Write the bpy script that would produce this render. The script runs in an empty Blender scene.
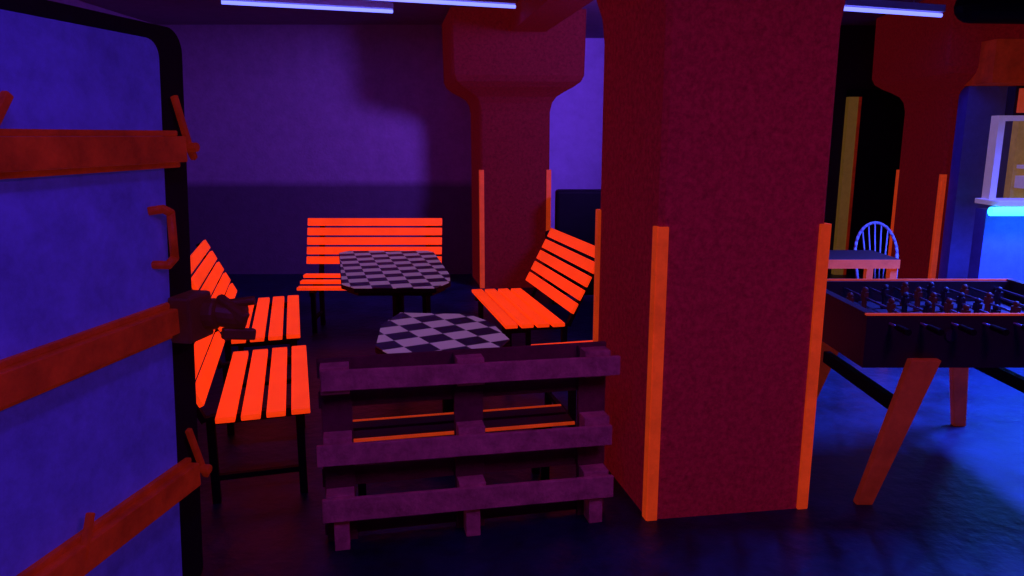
import bpy, bmesh, math, random
from mathutils import Vector, Matrix
random.seed(3)
sc = bpy.context.scene
try:
    sc.view_settings.view_transform = 'Standard'
    sc.view_settings.look = 'None'
except Exception as e:
    print(e)

# ---------------------------------------------------------------- materials
def mat(name, col, rough=0.6, emis=None, es=0.0, var=0.25, nscale=12.0, bump=0.15, metal=0.0, spec=0.5, col2=None):
    m = bpy.data.materials.new(name); m.use_nodes = True
    nt = m.node_tree; N = nt.nodes; L = nt.links
    b = N['Principled BSDF']
    b.inputs['Roughness'].default_value = rough
    b.inputs['Metallic'].default_value = metal
    b.inputs['Specular IOR Level'].default_value = spec
    tc = N.new('ShaderNodeTexCoord')
    nz = N.new('ShaderNodeTexNoise'); nz.inputs['Scale'].default_value = nscale
    nz.inputs['Detail'].default_value = 8; nz.inputs['Roughness'].default_value = 0.75
    L.new(tc.outputs['Object'], nz.inputs['Vector'])
    def ramp(c, c2=None):
        r = N.new('ShaderNodeValToRGB')
        r.color_ramp.elements[0].position = 0.3; r.color_ramp.elements[1].position = 0.72
        a = [max(0, x*(1-var)) for x in c]; z = [x*(1+var) for x in (c2 or c)]
        r.color_ramp.elements[0].color = (*a, 1); r.color_ramp.elements[1].color = (*z, 1)
        L.new(nz.outputs['Fac'], r.inputs['Fac']); return r
    L.new(ramp(col, col2).outputs['Color'], b.inputs['Base Color'])
    if emis:
        L.new(ramp(emis).outputs['Color'], b.inputs['Emission Color'])
        b.inputs['Emission Strength'].default_value = es
    if bump:
        bp = N.new('ShaderNodeBump'); bp.inputs['Strength'].default_value = bump; bp.inputs['Distance'].default_value = 0.01
        n2 = N.new('ShaderNodeTexNoise'); n2.inputs['Scale'].default_value = nscale*6; n2.inputs['Detail'].default_value = 4
        L.new(tc.outputs['Object'], n2.inputs['Vector'])
        L.new(n2.outputs['Fac'], bp.inputs['Height']); L.new(bp.outputs['Normal'], b.inputs['Normal'])
    return m

M = {}
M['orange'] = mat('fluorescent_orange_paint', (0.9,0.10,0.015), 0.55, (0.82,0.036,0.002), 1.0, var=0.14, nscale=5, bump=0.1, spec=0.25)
M['orange_dim'] = mat('fluorescent_orange_trim', (0.6,0.07,0.015), 0.55, (0.38,0.026,0.003), 0.8, var=0.22, nscale=5, bump=0.1, spec=0.25)
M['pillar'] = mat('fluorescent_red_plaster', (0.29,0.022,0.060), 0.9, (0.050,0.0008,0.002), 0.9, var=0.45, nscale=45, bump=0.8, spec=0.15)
M['pillar_back'] = mat('shaded_red_plaster', (0.07,0.010,0.010), 0.9, (0.052,0.0008,0.002), 0.9, var=0.40, nscale=40, bump=0.6, spec=0.1)  # pillar plaster with shade put into its colour, so the floodlight barely shows
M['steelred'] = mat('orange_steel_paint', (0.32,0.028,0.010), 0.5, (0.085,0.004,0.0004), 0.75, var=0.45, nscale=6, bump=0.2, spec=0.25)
M['darkred'] = mat('dark_red_steel', (0.07,0.012,0.012), 0.5, (0.02,0.002,0.0005), 0.5, var=0.3, nscale=8)
M['doorblue'] = mat('blue_door_paint', (0.16,0.16,0.62), 0.6, (0.016,0.014,0.24), 0.25, var=0.3, nscale=5, bump=0.3, spec=0.25)  # faint blue emission stands in for light falling on the door
M['rubber'] = mat('black_rubber_seal', (0.010,0.006,0.008), 0.75, spec=0.2)
M['black'] = mat('black_metal', (0.006,0.004,0.006), 0.7, spec=0.1)
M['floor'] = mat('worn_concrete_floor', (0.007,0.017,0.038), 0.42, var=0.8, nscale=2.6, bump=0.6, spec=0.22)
M['ceil'] = mat('ceiling_plaster', (0.22,0.12,0.19), 0.9, var=0.15, nscale=8)
M['wallR'] = mat('far_wall_plaster', (0.50,0.36,0.62), 0.9, var=0.12, nscale=6)
M['maroon'] = mat('dark_maroon_wall', (0.02,0.004,0.010), 0.9, var=0.2)
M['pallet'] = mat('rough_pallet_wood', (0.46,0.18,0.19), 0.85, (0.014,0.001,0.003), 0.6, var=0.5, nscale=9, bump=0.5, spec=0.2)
M['palletdark'] = mat('dark_pallet_wood', (0.14,0.04,0.05), 0.85, var=0.35, nscale=9, bump=0.4, spec=0.2)  # darker wood tone for the stringers and rear boards
M['seatdark'] = mat('dark_bench_wood', (0.05,0.01,0.01), 0.7)
M['foos'] = mat('foosball_laminate', (0.020,0.008,0.014), 0.5, var=0.2)
M['field'] = mat('foosball_field', (0.025,0.013,0.030), 0.5, var=0.2)
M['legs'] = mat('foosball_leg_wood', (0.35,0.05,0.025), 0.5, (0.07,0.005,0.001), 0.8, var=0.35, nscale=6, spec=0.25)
M['chrome'] = mat('chrome_steel', (0.22,0.20,0.3), 0.4, metal=1.0, bump=0, var=0.05)
M['greymetal'] = mat('grey_painted_metal', (0.55,0.5,0.65), 0.4, var=0.1)
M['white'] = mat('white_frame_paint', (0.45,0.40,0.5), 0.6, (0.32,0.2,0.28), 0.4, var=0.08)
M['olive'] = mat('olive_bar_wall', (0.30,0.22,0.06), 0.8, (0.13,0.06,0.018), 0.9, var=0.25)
M['barwall'] = mat('bar_wall_plaster', (0.12,0.14,0.50), 0.85, var=0.15, spec=0.2)
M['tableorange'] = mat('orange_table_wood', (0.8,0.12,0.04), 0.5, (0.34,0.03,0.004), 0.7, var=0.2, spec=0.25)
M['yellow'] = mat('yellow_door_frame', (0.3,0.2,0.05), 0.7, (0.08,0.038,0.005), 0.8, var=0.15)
M['redplastic'] = mat('figure_red', (0.05,0.007,0.009), 0.6, (0.03,0.003,0.003), 0.3)
M['blueplastic'] = mat('figure_blue', (0.018,0.013,0.035), 0.6)

def emis(name, col, s):
    m = bpy.data.materials.new(name); m.use_nodes = True
    nt = m.node_tree; b = nt.nodes['Principled BSDF']
    b.inputs['Base Color'].default_value = (0.2,0.2,0.5,1)
    b.inputs['Emission Color'].default_value = (*col,1); b.inputs['Emission Strength'].default_value = s
    return m
M['tube'] = emis('uv_tube_glow', (0.14,0.16,1.0), 2.6)
M['neon'] = emis('cyan_blue_neon', (0.02,0.40,1.0), 8)

def two_tone():
    m = mat('two_tone_wall_paint', (0.36,0.20,0.33), 0.9, var=0.18, nscale=7, bump=0.3)
    nt=m.node_tree; N=nt.nodes; L=nt.links; b=N['Principled BSDF']
    src=b.inputs['Base Color'].links[0].from_socket
    tc=N.new('ShaderNodeTexCoord'); sx=N.new('ShaderNodeSeparateXYZ'); L.new(tc.outputs['Object'],sx.inputs[0])
    mr=N.new('ShaderNodeMapRange'); mr.inputs['From Min'].default_value=1.03; mr.inputs['From Max'].default_value=1.13
    mr.inputs['To Min'].default_value=0.33; mr.inputs['To Max'].default_value=1.0
    L.new(sx.outputs['Z'],mr.inputs['Value'])
    mx=N.new('ShaderNodeVectorMath'); mx.operation='SCALE'
    L.new(src,mx.inputs[0]); L.new(mr.outputs['Result'],mx.inputs['Scale']); L.new(mx.outputs['Vector'],b.inputs['Base Color'])
    return m
M['wall']=two_tone()

def checker():
    m = bpy.data.materials.new('checkered_table_top'); m.use_nodes=True
    nt=m.node_tree; N=nt.nodes; L=nt.links; b=N['Principled BSDF']; b.inputs['Roughness'].default_value=0.5
    tc=N.new('ShaderNodeTexCoord'); mp=N.new('ShaderNodeMapping')
    mp.inputs['Scale'].default_value=(1,1,0); mp.inputs['Location'].default_value=(0,0,0.02)
    L.new(tc.outputs['Object'],mp.inputs['Vector'])
    ck=N.new('ShaderNodeTexChecker'); ck.inputs['Scale'].default_value=8.5
    ck.inputs['Color1'].default_value=(0.55,0.43,0.50,1); ck.inputs['Color2'].default_value=(0.012,0.005,0.012,1)
    L.new(mp.outputs['Vector'],ck.inputs['Vector']); L.new(ck.outputs['Color'],b.inputs['Base Color'])
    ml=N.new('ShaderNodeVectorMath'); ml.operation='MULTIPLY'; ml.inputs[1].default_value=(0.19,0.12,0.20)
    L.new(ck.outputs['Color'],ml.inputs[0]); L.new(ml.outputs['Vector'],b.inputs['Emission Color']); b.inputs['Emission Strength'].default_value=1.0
    return m
M['checker']=checker()

# ---------------------------------------------------------------- mesh builder
class MB:
    def __init__(s): s.bm=bmesh.new()
    def box(s, c, size, rot=None):
        g=bmesh.ops.create_cube(s.bm,size=1.0)['verts']
        mt=Matrix.Translation(Vector(c))@((rot or Matrix.Identity(3)).to_4x4())@Matrix.Diagonal((*size,1))
        bmesh.ops.transform(s.bm,matrix=mt,verts=g); return s
    def box2(s,a,b):
        return s.box([(a[i]+b[i])/2 for i in range(3)],[abs(b[i]-a[i]) for i in range(3)])
    def beam(s,p0,p1,w,h,up=(0,0,1)):
        p0=Vector(p0);p1=Vector(p1);d=(p1-p0);l=d.length;x=d.normalized();u=Vector(up)
        y=u.cross(x)
        if y.length<1e-4: y=Vector((0,1,0)).cross(x)
        y.normalize(); z=x.cross(y)
        R=Matrix((x,y,z)).transposed()
        return s.box((p0+p1)/2,(l,w,h),R)
    def cyl(s,p0,p1,r0,r1=None,seg=16):
        p0=Vector(p0);p1=Vector(p1);d=p1-p0
        g=bmesh.ops.create_cone(s.bm,cap_ends=True,segments=seg,radius1=r0,radius2=r0 if r1 is None else r1,depth=d.length)['verts']
        mt=Matrix.Translation((p0+p1)/2)@Vector((0,0,1)).rotation_difference(d.normalized()).to_matrix().to_4x4()
        bmesh.ops.transform(s.bm,matrix=mt,verts=g); return s
    def path(s,pts,r,seg=10):
        for a,b in zip(pts[:-1],pts[1:]):
            s.cyl(a,b,r,seg=seg)
            s.sph(b,r)
        return s
    def sph(s,c,r,sc=(1,1,1)):
        g=bmesh.ops.create_uvsphere(s.bm,u_segments=12,v_segments=8,radius=r)['verts']
        bmesh.ops.transform(s.bm,matrix=Matrix.Translation(Vector(c))@Matrix.Diagonal((*sc,1)),verts=g); return s
    def prism(s,poly,z0,z1,axis='z'):
        f=(lambda p,h:(p[0],p[1],h)) if axis=='z' else (lambda p,h:(p[0],h,p[1]))
        a=[s.bm.verts.new(f(p,z0)) for p in poly]; b=[s.bm.verts.new(f(p,z1)) for p in poly]
        n=len(poly)
        s.bm.faces.new(a); s.bm.faces.new(b[::-1])
        for i in range(n): s.bm.faces.new((a[i],b[i],b[(i+1)%n],a[(i+1)%n]))
        return s
    def loft(s,rings):
        rs=[[s.bm.verts.new(p) for p in r] for r in rings]; n=len(rs[0])
        for A,B in zip(rs[:-1],rs[1:]):
            for i in range(n): s.bm.faces.new((A[i],A[(i+1)%n],B[(i+1)%n],B[i]))
        s.bm.faces.new(rs[0]); s.bm.faces.new(rs[-1][::-1]); return s
    def obj(s,name,m,parent=None,bevel=0.0,smooth=False):
        bmesh.ops.recalc_face_normals(s.bm,faces=s.bm.faces)
        me=bpy.data.meshes.new(name); s.bm.to_mesh(me); s.bm.free()
        o=bpy.data.objects.new(name,me); sc.collection.objects.link(o)
        me.materials.append(M[m] if isinstance(m,str) else m)
        if parent: o.parent=parent
        if bevel:
            md=o.modifiers.new('bevel','BEVEL'); md.width=bevel; md.segments=2; md.limit_method='ANGLE'
        if smooth:
            for p in me.polygons: p.use_smooth=True
        return o
def empty(name,loc=(0,0,0),rz=0):
    e=bpy.data.objects.new(name,None); sc.collection.objects.link(e)
    e.location=loc; e.rotation_euler=(0,0,math.radians(rz)); e.empty_display_size=0.2; return e

# ---------------------------------------------------------------- room shell
CH=2.85
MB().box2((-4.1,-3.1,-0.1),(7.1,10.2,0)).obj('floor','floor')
MB().box2((-4.1,-3.1,CH),(7.1,10.2,CH+0.1)).obj('ceiling','ceil')
MB().box2((-4.1,8.85,0),(-0.05,10.2,CH)).obj('wall_back','wall')
MB().box2((-0.05,10.05,0),(7.1,10.2,CH)).obj('wall_back_right','wallR')
MB().box2((-4.1,-3.1,0),(-4.0,8.85,CH)).obj('wall_left','wall')
MB().box2((7.0,-3.1,0),(7.1,10.05,CH)).obj('wall_right','maroon')
MB().box2((-4.0,-3.1,0),(7.0,-3.0,CH)).obj('wall_front','wall')

# ---------------------------------------------------------------- pillars
LV1=[(0,0),(0.9,0),(2.05,0),(2.16,0.01),(2.26,0.04),(2.36,0.09),(2.46,0.15),(2.55,0.20),(CH,0.22)]
LV2=[(0,0),(0.9,0),(1.87,0),(1.96,0.02),(2.02,0.06),(2.07,0.14),(2.11,0.22),(2.16,0.29),(2.22,0.32),(CH,0.33)]
def pillar(corners, strips, lv, sh=1.27, pm='pillar'):
    e=empty('concrete_pillar')
    cx=sum(c[0] for c in corners)/4; cy=sum(c[1] for c in corners)/4
    def ring(z,off):
        out=[]
        for i,c in enumerate(corners):
            d=Vector((c[0]-cx,c[1]-cy)).normalized()
            p=Vector(c)+d*off*1.3
            pr=Vector(corners[i-1]); nx=Vector(corners[(i+1)%4])
            a=(pr-Vector(c)).normalized(); b=(nx-Vector(c)).normalized()
            k=0.02
            out.append((*(p+a*k),z)); out.append((*(p+b*k),z))
        return out
    MB().loft([ring(z,o) for z,o in lv]).obj('shaft_and_capital',pm,e)
    n=0
    for i in strips:
        c=Vector(corners[i]); 
        d=Vector((c.x-cx,c.y-cy)).normalized()
        mb=MB()
        for q in (corners[i-1],corners[(i+1)%4]):
            t=(Vector(q)-c).normalized(); nrm=Vector((-t.y,t.x))
            if nrm.dot(d)<0: nrm=-nrm
            mid=c+t*0.018+nrm*0.008-(t*0.006)
            R=Matrix(((t.x,nrm.x,0),(t.y,nrm.y,0),(0,0,1)))
            mb.box((mid.x,mid.y,sh/2+0.003),(0.044,0.014,sh),R)
        n+=1; mb.obj('corner_guard_%d'%n,'orange_dim',e)
    return e
pillar([(0.589,2.98),(1.30,3.086),(1.14,3.80),(0.43,3.70)],[0,1,3],LV1)
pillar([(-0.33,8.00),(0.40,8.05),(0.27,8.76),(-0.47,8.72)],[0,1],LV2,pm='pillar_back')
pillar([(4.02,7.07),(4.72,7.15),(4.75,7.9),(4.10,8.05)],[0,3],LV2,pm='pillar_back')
MB().box2((4.07,6.90,0),(4.76,7.04,2.06)).obj('wall_bar_side','barwall')
MB().box2((4.05,6.55,2.065),(6.9,6.95,2.42)).obj('trim_bar_beam','steelred')
# concrete ceiling beam joining the two pillars
MB().beam((0.78,3.9,2.74),(0.12,8.0,2.74),0.34,0.22).obj('trim_ceiling_beam','pillar_back')

# ---------------------------------------------------------------- benches
def bench(loc,rz,L=1.18,lean=0.2,zf=0.45,zb=0.44,back=True,depth=0.42,ztop=0.9,nseat=4,nback=4,smat='orange'):
    e=empty('slatted_bench',(*loc,0),rz)
    mb=MB(); n=nseat; pitch=depth/n; w=pitch*0.76
    for i in range(n):
        y0=-depth+pitch*i+pitch*0.12; y1=y0+w
        za=zf+(zb-zf)*(y0+depth)/depth; zb_=zf+(zb-zf)*(y1+depth)/depth
        mb.beam((-L/2,(y0+y1)/2,(za+zb_)/2-0.012),(L/2,(y0+y1)/2,(za+zb_)/2-0.012),w,0.024)
    mb.obj('seat_slats',smat,e,bevel=0.003)
    if back:
        mb=MB(); b0=Vector((0,0.03,zb+0.05)); b1=Vector((0,0.03+lean,ztop)); d=(b1-b0); ln=d.length; d.normalize()
        p=ln/nback; nr=Vector((1,0,0)).cross(d)
        for i in range(nback):
            c=b0+d*(p*(i+0.5))
            R=Matrix((Vector((1,0,0)),d,nr)).transposed()
            mb.box(c,(L,p*0.76,0.022),R)
        mb.obj('back_slats',smat,e,bevel=0.003)
    mb=MB()
    for sx in (-L/2+0.12,L/2-0.12):
        mb.beam((sx,-depth+0.02,zf-0.045),(sx,0.02,zb-0.045),0.04,0.04)
        mb.beam((sx,-depth+0.06,0.0),(sx,-depth+0.06,zf-0.05),0.035,0.035,up=(0,1,0))
        mb.beam((sx,0.02,0.0),(sx,0.02,zb-0.03),0.035,0.035,up=(0,1,0))
        mb.beam((sx,-depth+0.06,0.12),(sx,0.02,0.12),0.025,0.025)
        if back: mb.beam((sx,0.045,zb-0.05),(sx,0.05+lean+0.005,ztop-0.02),0.04,0.025)
    mb.obj('metal_frame','black',e)
    return e
bench((-1.195,6.38),0,L=1.17,lean=0.13,zf=0.38,zb=0.48,depth=0.32,ztop=0.93,nseat=3,nback=5)
bench((-1.84,4.86),106,L=1.19,nback=5)
bench((-1.43,3.54),106,L=1.06,nback=5)
bench((0.218,5.28),-76.4,L=1.17,lean=0.22,ztop=0.92,nback=5)
bench((0.60,4.34),14,L=1.02,back=False,depth=0.48)
# low bench behind pallet
e=bench((-0.29,3.34),12,L=1.08,back=False,depth=0.22,zf=0.35,zb=0.35,nseat=2,smat='seatdark')
MB().box((0,-0.226,0.345),(1.08,0.012,0.012)).box((-0.546,-0.226,0.375),(0.012,0.012,0.08)).obj('front_edge_strip','orange_dim',e)
MB().box((0,0.004,0.345),(1.08,0.012,0.010)).obj('rear_edge_strip','orange_dim',e)

# ---------------------------------------------------------------- checkered tables
def table(poly,h,rz,poff=(0,0)):
    cx=sum(p[0] for p in poly)/len(poly); cy=sum(p[1] for p in poly)/len(poly)
    e=empty('checkered_table',(cx,cy,0),rz)
    a=math.radians(-rz); pl=[]
    for p in poly:
        x=p[0]-cx;y=p[1]-cy; pl.append((x*math.cos(a)-y*math.sin(a),x*math.sin(a)+y*math.cos(a)))
    MB().prism(pl,h-0.004,h).obj('checkered_inlay','checker',e)
    MB().prism([(x*1.01,y*1.01) for x,y in pl],h-0.03,h-0.0045).obj('table_top','black',e,bevel=0.004)
    MB().prism([(x*0.92,y*0.92) for x,y in pl],h-0.06,h-0.031).obj('apron','black',e)
    px=poff[0]*math.cos(a)-poff[1]*math.sin(a); py=poff[0]*math.sin(a)+poff[1]*math.cos(a)
    MB().cyl((px,py,0.03),(px,py,h-0.06),0.04).cyl((px,py,0),(px,py,0.03),0.19,0.17,24).obj('pedestal','black',e)
table([(-1.32,5.68),(-1.27,5.78),(-0.66,5.78),(-0.60,5.70),(-0.40,4.75),(-0.38,4.52),(-0.45,4.33),(-0.93,4.33),(-1.03,4.45)],0.75,16)
table([(-0.567,3.70),(-0.22,3.67),(-0.10,3.50),(-0.01,3.19),(-0.05,3.06),(-0.174,3.0),(-0.50,2.96),(-0.58,3.08),(-0.62,3.45)],0.75,30,(0.0,0.33))

# ---------------------------------------------------------------- pallet standing on edge
e=empty('wooden_pallet',(-0.742,2.70,0),11.9); e.rotation_euler=(math.radians(-1.5),0,math.radians(11.9))
LP=1.20
mb=MB()
R1=Matrix.Rotation(math.radians(0.6),3,'Y')
for z,h,dx in ((0.705,0.08,0.02),(0.405,0.085,-0.01),(0.175,0.095,0.0)):
    mb.box((LP/2+dx,0.011,z),(LP,0.022,h),R1)
mb.obj('front_boards','pallet',e,bevel=0.003)
mb=MB()
for x in (0.07,LP/2,LP-0.07):
    for z in (0.705,0.42,0.18):
        mb.box((x,0.061,z),(0.11,0.078,0.11))
    mb.box((x,0.061,0.055),(0.06,0.078,0.11))
mb.obj('blocks','pallet',e,bevel=0.003)
mb=MB()
for x in (0.07,LP/2,LP-0.07):
    mb.box((x,0.111,0.382),(0.12,0.022,0.764))
mb.obj('stringers','palletdark',e,bevel=0.002)
mb=MB()
for z,h in ((0.73,0.08),(0.60,0.07),(0.27,0.08),(0.06,0.08)):
    mb.box((LP/2,0.134,z),(LP,0.022,h))
mb.obj('deck_boards','palletdark',e,bevel=0.002)

# ---------------------------------------------------------------- blast door
door=empty('door_1',(-1.155,2.62,0),-100.1)
def rr(x0,x1,z0,z1,r,n=8,rb=0.03,sh=0.0):
    pts=[]
    for cx,cz,a0,q in ((x1-r,z1-r,0,r),(x0+r,z1-r,90,r),(x0+rb,z0+rb,180,rb),(x1-rb,z0+rb,270,rb)):
        for i in range(n+1):
            a=math.radians(a0+90*i/n); x=cx+q*math.cos(a); z=cz+q*math.sin(a); pts.append((x-sh*(z-0.8),z))
    return pts
W=1.15; SH=0.075
MB().prism(rr(0,W,0.01,1.985,0.08,sh=SH),-0.10,0.0,'y').obj('steel_slab_with_seal','rubber',door)
MB().prism(rr(0.15,W-0.1,0.05,1.935,0.06,sh=SH),0.001,0.018,'y').obj('blue_panel','doorblue',door,bevel=0.005)
mb=MB()
for z in (1.585,1.02,0.45):
    a=0.10-SH*(z-0.8); c=(a+W-0.05)/2; w=(W-0.05)-a
    mb.box((c,0.045,z),(w,0.05,0.085))
    mb.box((c,0.03,z+0.052),(w,0.022,0.018)).box((c,0.03,z-0.052),(w,0.022,0.018))
mb.obj('ribs','steelred',door,bevel=0.004)
mb=MB()
for z in (1.61,0.46):
    k=-SH*(z-0.8)
    mb.beam((0.09+k,0.03,z+0.15),(0.03+k,0.035,z-0.03),0.018,0.022).beam((0.03+k,0.035,z-0.03),(0.01+k,0.035,z-0.06),0.02,0.022)
    mb.cyl((0.04+k,0.0,z-0.02),(0.04+k,0.07,z-0.02),0.016)
mb.beam((0.74,0.06,1.73),(0.80,0.06,1.65),0.02,0.025)
mb.beam((0.64,0.06,0.57),(0.69,0.06,0.45),0.02,0.02)
mb.obj('locking_hooks','steelred',door,bevel=0.004)
MB().path([(0.20,0.015,1.39),(0.17,0.05,1.395),(0.14,0.055,1.38),(0.14,0.055,1.23),(0.17,0.05,1.21),(0.20,0.015,1.215)],0.014).obj('grab_handle','steelred',door,smooth=True)
mb=MB()
mb.box((0.10,0.07,1.02),(0.14,0.08,0.16)).cyl((0.06,0.08,1.02),(0.05,0.14,1.02),0.055).cyl((0.04,0.11,1.02),(0.0,0.22,1.0),0.045)
mb.beam((0.03,0.13,1.07),(0.04,0.24,1.0),0.035,0.045)
mb.obj('latch_mechanism','darkred',door,bevel=0.01)
MB().beam((0.05,0.15,0.95),(-0.03,0.23,0.93),0.03,0.04).cyl((0.03,0.15,1.05),(-0.01,0.25,1.06),0.016).obj('latch_lever','darkred',door,bevel=0.006)

# ---------------------------------------------------------------- foosball table
e=empty('foosball_table',(1.5,3.08,0))
FL,FW,Z0,Z1=1.12,0.78,0.655,0.885
mb=MB()
mb.box2((0,0,Z0),(FL,0.03,Z1)).box2((0,FW-0.03,Z0),(FL,FW,Z1)).box2((0,0.031,Z0),(0.03,FW-0.031,Z1)).box2((FL-0.03,0.031,Z0),(FL,FW-0.031,Z1))
mb.box2((0.031,0.031,Z0),(FL-0.031,FW-0.031,Z0+0.02)).obj('cabinet','foos',e)
MB().box2((0.031,0.031,Z1-0.12),(FL-0.031,FW-0.031,Z1-0.105)).obj('playing_field','field',e)
mb=MB()
mb.box2((-0.005,-0.005,Z1),(FL+0.005,0.012,Z1+0.008)).box2((-0.005,FW-0.010,Z1),(FL+0.005,FW+0.005,Z1+0.008))
mb.obj('rim_strips','tableorange',e)
MB().box2((-0.005,0.0125,Z1),(0.035,FW-0.0105,Z1+0.01)).box2((FL-0.035,0.0125,Z1),(FL+0.005,FW-0.0105,Z1+0.01)).obj('end_rims','foos',e)
rods=MB(); grips=MB(); redp=MB(); blup=MB()
for i in range(8):
    x=0.10+i*(FL-0.2)/7; z=Z1-0.035
    rods.cyl((x,-0.06,z),(x,FW+0.10,z),0.006,seg=10)
    grips.cyl((x,-0.15,z),(x,-0.06,z),0.014,0.012,seg=12)
    k=[1,2,3,5,5,3,2,1][i]; P=redp if i in(0,1,3,5) else blup
    for j in range(k):
        y=FW*(j+1)/(k+1)
        P.box((x,y,z-0.03),(0.016,0.022,0.05)).box((x,y,z+0.012),(0.022,0.036,0.035)).sph((x,y,z+0.04),0.014).box((x,y,z-0.06),(0.026,0.026,0.014))
rods.obj('rods','chrome',e,smooth=True); grips.obj('handles','black',e)
redp.obj('red_figures','redplastic',e); blup.obj('blue_figures','blueplastic',e)
def leg(mb,t,b,w0,w1,th):
    t=Vector(t);b=Vector(b)
    r=[]
    for p,w in ((t,w0),(b,w1)):
        r.append([(p.x-w/2,p.y-th/2,p.z),(p.x+w/2,p.y-th/2,p.z),(p.x+w/2,p.y+th/2,p.z),(p.x-w/2,p.y+th/2,p.z)])
    mb.loft(r)
mb=MB()
leg(mb,(0.25,-0.022,0.70),(0.085,0.05,0.0),0.13,0.075,0.04)
leg(mb,(FL-0.22,-0.022,0.70),(FL-0.05,0.05,0.0),0.13,0.075,0.04)
leg(mb,(0.26,FW+0.022,0.70),(0.1,FW+0.14,0.0),0.13,0.075,0.04)
leg(mb,(FL-0.24,FW+0.022,0.70),(FL-0.06,FW+0.20,0.0),0.11,0.07,0.04)
mb.obj('splayed_legs','legs',e,bevel=0.006)
MB().box2((0.165,0.03,0.44),(0.20,FW,0.50)).box2((FL-0.21,0.03,0.44),(FL-0.175,FW,0.50)).obj('stretchers','black',e)
MB().cyl((0.36,-0.012,0.80),(0.36,0.0,0.80),0.026).obj('ball_return_cup','field',e)

# ---------------------------------------------------------------- dining table & chair in the back
e=empty('dining_table',(2.55,5.60,0),0)
MB().box2((-0.45,-0.22,0.72),(0.27,0.22,0.75)).obj('table_top','seatdark',e,bevel=0.004)
mb=MB().box2((-0.45,-0.225,0.68),(0.27,-0.205,0.745))
for x in (-0.40,0.24):
    for y in (-0.18,0.18): mb.box2((x-0.025,y-0.025,0),(x+0.025,y+0.025,0.719))
mb.obj('legs_and_front_rail','tableorange',e)
def chair(loc,rz):
    e=empty('spindle_back_chair',(*loc,0),rz)
    MB().prism([(0.2*math.cos(a*math.pi/12),0.2*math.sin(a*math.pi/12)) for a in range(24)],0.44,0.465).obj('seat','black',e,bevel=0.005)
    mb=MB(); pts=[]
    for i in range(17):
        a=math.pi*i/16; pts.append((0.18*math.cos(a),0.17+0.06*math.sin(a),0.67+0.25*math.sin(a)))
    pts=[(0.165,0.12,0.45)]+pts+[(-0.165,0.12,0.45)]
    mb.path(pts,0.012)
    for k in (-0.11,-0.055,0,0.055,0.11):
        top=0.67+0.25*math.sqrt(max(0,1-(k*1.0/0.18)**2))
        mb.cyl((k*0.6,0.15,0.45),(k,0.17+0.06*math.sqrt(1-(k/0.18)**2),top),0.006,seg=8)
    for x in (-1,1):
        for y in (-1,1): mb.cyl((0.13*x,0.13*y,0.45),(0.19*x,0.19*y,0),0.013,seg=10)
    mb.obj('chrome_frame','greymetal',e,smooth=True)
chair((3.03,5.98),4)

# ---------------------------------------------------------------- bar hatch (right)
e=empty('bar_hatch')
MB().box2((3.72,5.88,0),(6.0,6.02,1.06)).obj('bar_front','barwall',e)
MB().box2((3.70,5.72,1.10),(6.0,6.02,1.14)).obj('counter','white',e,bevel=0.005)
MB().box2((3.74,5.9,1.141),(3.79,6.0,1.78)).box2((3.791,5.9,1.74),(6.0,6.0,1.78)).obj('hatch_frame','white',e)
MB().box2((3.84,5.9,1.781),(6.0,6.0,2.0)).obj('transom','maroon',e)
MB().box2((3.86,5.87,1.80),(3.93,5.895,1.98)).obj('orange_bracket','tableorange',e)
MB().box2((4.2,6.36,0.0),(6.0,6.44,2.0)).obj('back_panel','olive',e)
MB().cyl((3.66,5.74,1.06),(6.0,5.74,1.06),0.034).obj('neon_tube','neon',e)
MB().box2((4.22,6.2,1.36),(5.9,6.35,1.39)).box2((4.22,6.2,1.20),(5.9,6.35,1.30)).obj('bar_shelf','white',e)

# black sofa behind right bench
e=empty('black_sofa',(0.95,7.55,0))
MB().box2((-0.5,-0.4,0.1),(0.5,0.3,0.45)).box2((-0.5,0.1,0.451),(0.5,0.35,1.08)).box2((-0.6,-0.4,0.1),(-0.501,0.35,0.65)).box2((0.501,-0.4,0.1),(0.6,0.35,0.65)).obj('upholstery','black',e,bevel=0.03)
MB().box2((-0.55,-0.35,0),(-0.48,-0.28,0.1)).box2((0.48,-0.35,0),(0.55,-0.28,0.1)).box2((-0.55,0.2,0),(-0.48,0.27,0.1)).box2((0.48,0.2,0),(0.55,0.27,0.1)).obj('feet','black',e)

# far doorway + dark partition right of main pillar
MB().box2((3.45,8.9,0),(5.3,9.0,CH)).obj('wall_partition','maroon')
e=empty('door_2',(3.84,8.8,0))
MB().box2((0.0,0,0),(0.11,0.08,2.06)).obj('yellow_frame','yellow',e)
MB().box2((0.12,0,0),(0.145,0.08,2.06)).obj('red_edge','steelred',e)
MB().box2((0.80,0,0),(0.88,0.08,2.06)).box2((0.0,0,2.061),(0.88,0.08,2.14)).obj('dark_frame','black',e)
MB().box2((0.146,0.03,0.0),(0.799,0.07,2.06)).obj('door_leaf','black',e)
# ceiling duct
e=empty('ceiling_duct')
mb=MB().cyl((3.75,6.45,2.66),(6.9,6.75,2.66),0.13,seg=24).sph((3.75,6.45,2.66),0.13)
mb.obj('duct_pipe','black',e)
MB().cyl((4.4,6.5,2.78),(4.4,6.5,CH),0.01,seg=8).cyl((5.8,6.65,2.78),(5.8,6.65,CH),0.01,seg=8).obj('hangers','black',e)

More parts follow.
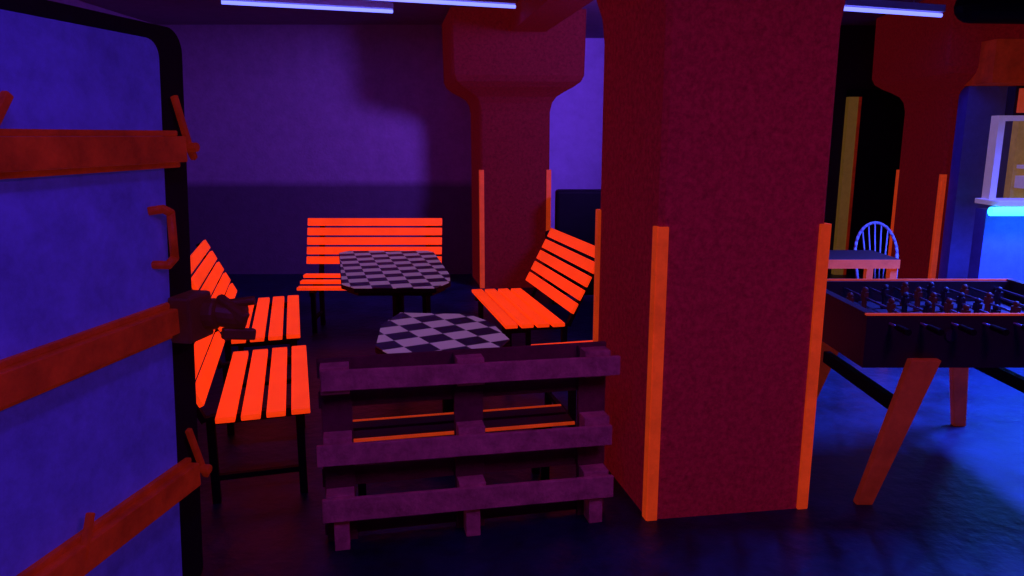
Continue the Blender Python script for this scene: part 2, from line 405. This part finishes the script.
# ---------------------------------------------------------------- UV tube fixtures with lights
def tube(p0,p1,power,col=(0.16,0.05,1.0),spread=180):
    p0=Vector(p0);p1=Vector(p1)
    e=empty('uv_tube_lamp')
    z=Vector((0,0,1))
    mb=MB().beam(p0+z*0.05,p1+z*0.05,0.07,0.055)
    if p0.z<2.7:
        for q in (p0.lerp(p1,0.2),p0.lerp(p1,0.8)): mb.cyl(q+z*0.07,(q.x,q.y,CH),0.006,seg=8)
    mb.obj('housing','greymetal',e)
    MB().cyl(p0,p1,0.016).obj('tube','tube',e,smooth=True)
    if power:
        l=bpy.data.lights.new('uv_light','AREA'); l.shape='RECTANGLE'; d=p1-p0; l.size=d.length; l.size_y=0.06; l.energy=power; l.color=col
        l.spread=math.radians(spread)
        o=bpy.data.objects.new('uv_light',l); sc.collection.objects.link(o)
        o.location=(p0+p1)/2-z*0.03; o.rotation_euler=(0,0,math.atan2(d.y,d.x)); o.parent=e
T=2.77
V=(0.20,0.05,1.0)
tube((-2.54,6.92,T),(-1.12,7.42,T),6,V)
tube((-1.39,6.65,T),(0.03,7.15,T),3,V)
tube((2.1,6.0,2.6),(3.54,6.51,2.6),10,(0.08,0.08,1.0))
tube((-0.6,0.2,T),(-0.1,1.5,T),16,(0.22,0.05,1.0))  # unseen lamp added overhead to put blue light on the door
tube((1.3,0.0,T),(1.8,1.3,T),30,(0.62,0.06,0.85))  # added lamp out of view, tinted magenta to brighten the main pillar's front
tube((3.5,3.4,T),(3.9,4.6,T),520,(0.04,0.09,1.0),spread=112)  # blue lamp added out of view to light the floor on the right
# UV floodlight on the ceiling behind the main pillar, washing the back wall
P=Vector((1.9,5.4,2.58)); A=Vector((-1.3,8.85,2.2)); D=(A-P).normalized()
e=empty('uv_floodlight')
MB().beam(P-D*0.16,P-D*0.04,0.22,0.16).cyl(P-D*0.10,(P.x-D.x*0.1,P.y-D.y*0.1,CH),0.012).obj('lamp_housing','black',e)
l=bpy.data.lights.new('uv_flood','SPOT'); l.energy=700; l.color=(0.19,0.075,1.0); l.spot_size=math.radians(90); l.spot_blend=0.6; l.shadow_soft_size=0.30
o=bpy.data.objects.new('uv_flood',l); sc.collection.objects.link(o); o.location=P; o.rotation_euler=D.to_track_quat('-Z','Y').to_euler(); o.parent=e
l=bpy.data.lights.new('neon_light','AREA'); l.shape='RECTANGLE'; l.size=2.2; l.size_y=0.05; l.energy=18; l.color=(0.02,0.20,1.0)
o=bpy.data.objects.new('neon_light',l); sc.collection.objects.link(o); o.location=(4.8,5.7,1.02); o.rotation_euler=(math.radians(-12),0,0)
o.parent=bpy.data.objects['bar_hatch']

w=bpy.data.worlds.new('world'); sc.world=w; w.use_nodes=True
w.node_tree.nodes['Background'].inputs[0].default_value=(0.02,0.005,0.06,1)
w.node_tree.nodes['Background'].inputs[1].default_value=0.3

cam=bpy.data.cameras.new('camera'); co=bpy.data.objects.new('camera',cam); sc.collection.objects.link(co)
cam.sensor_width=36; cam.lens=26.37
co.location=(0,0,1.63); co.rotation_euler=(math.radians(90-11.5),0,0)
sc.camera=co
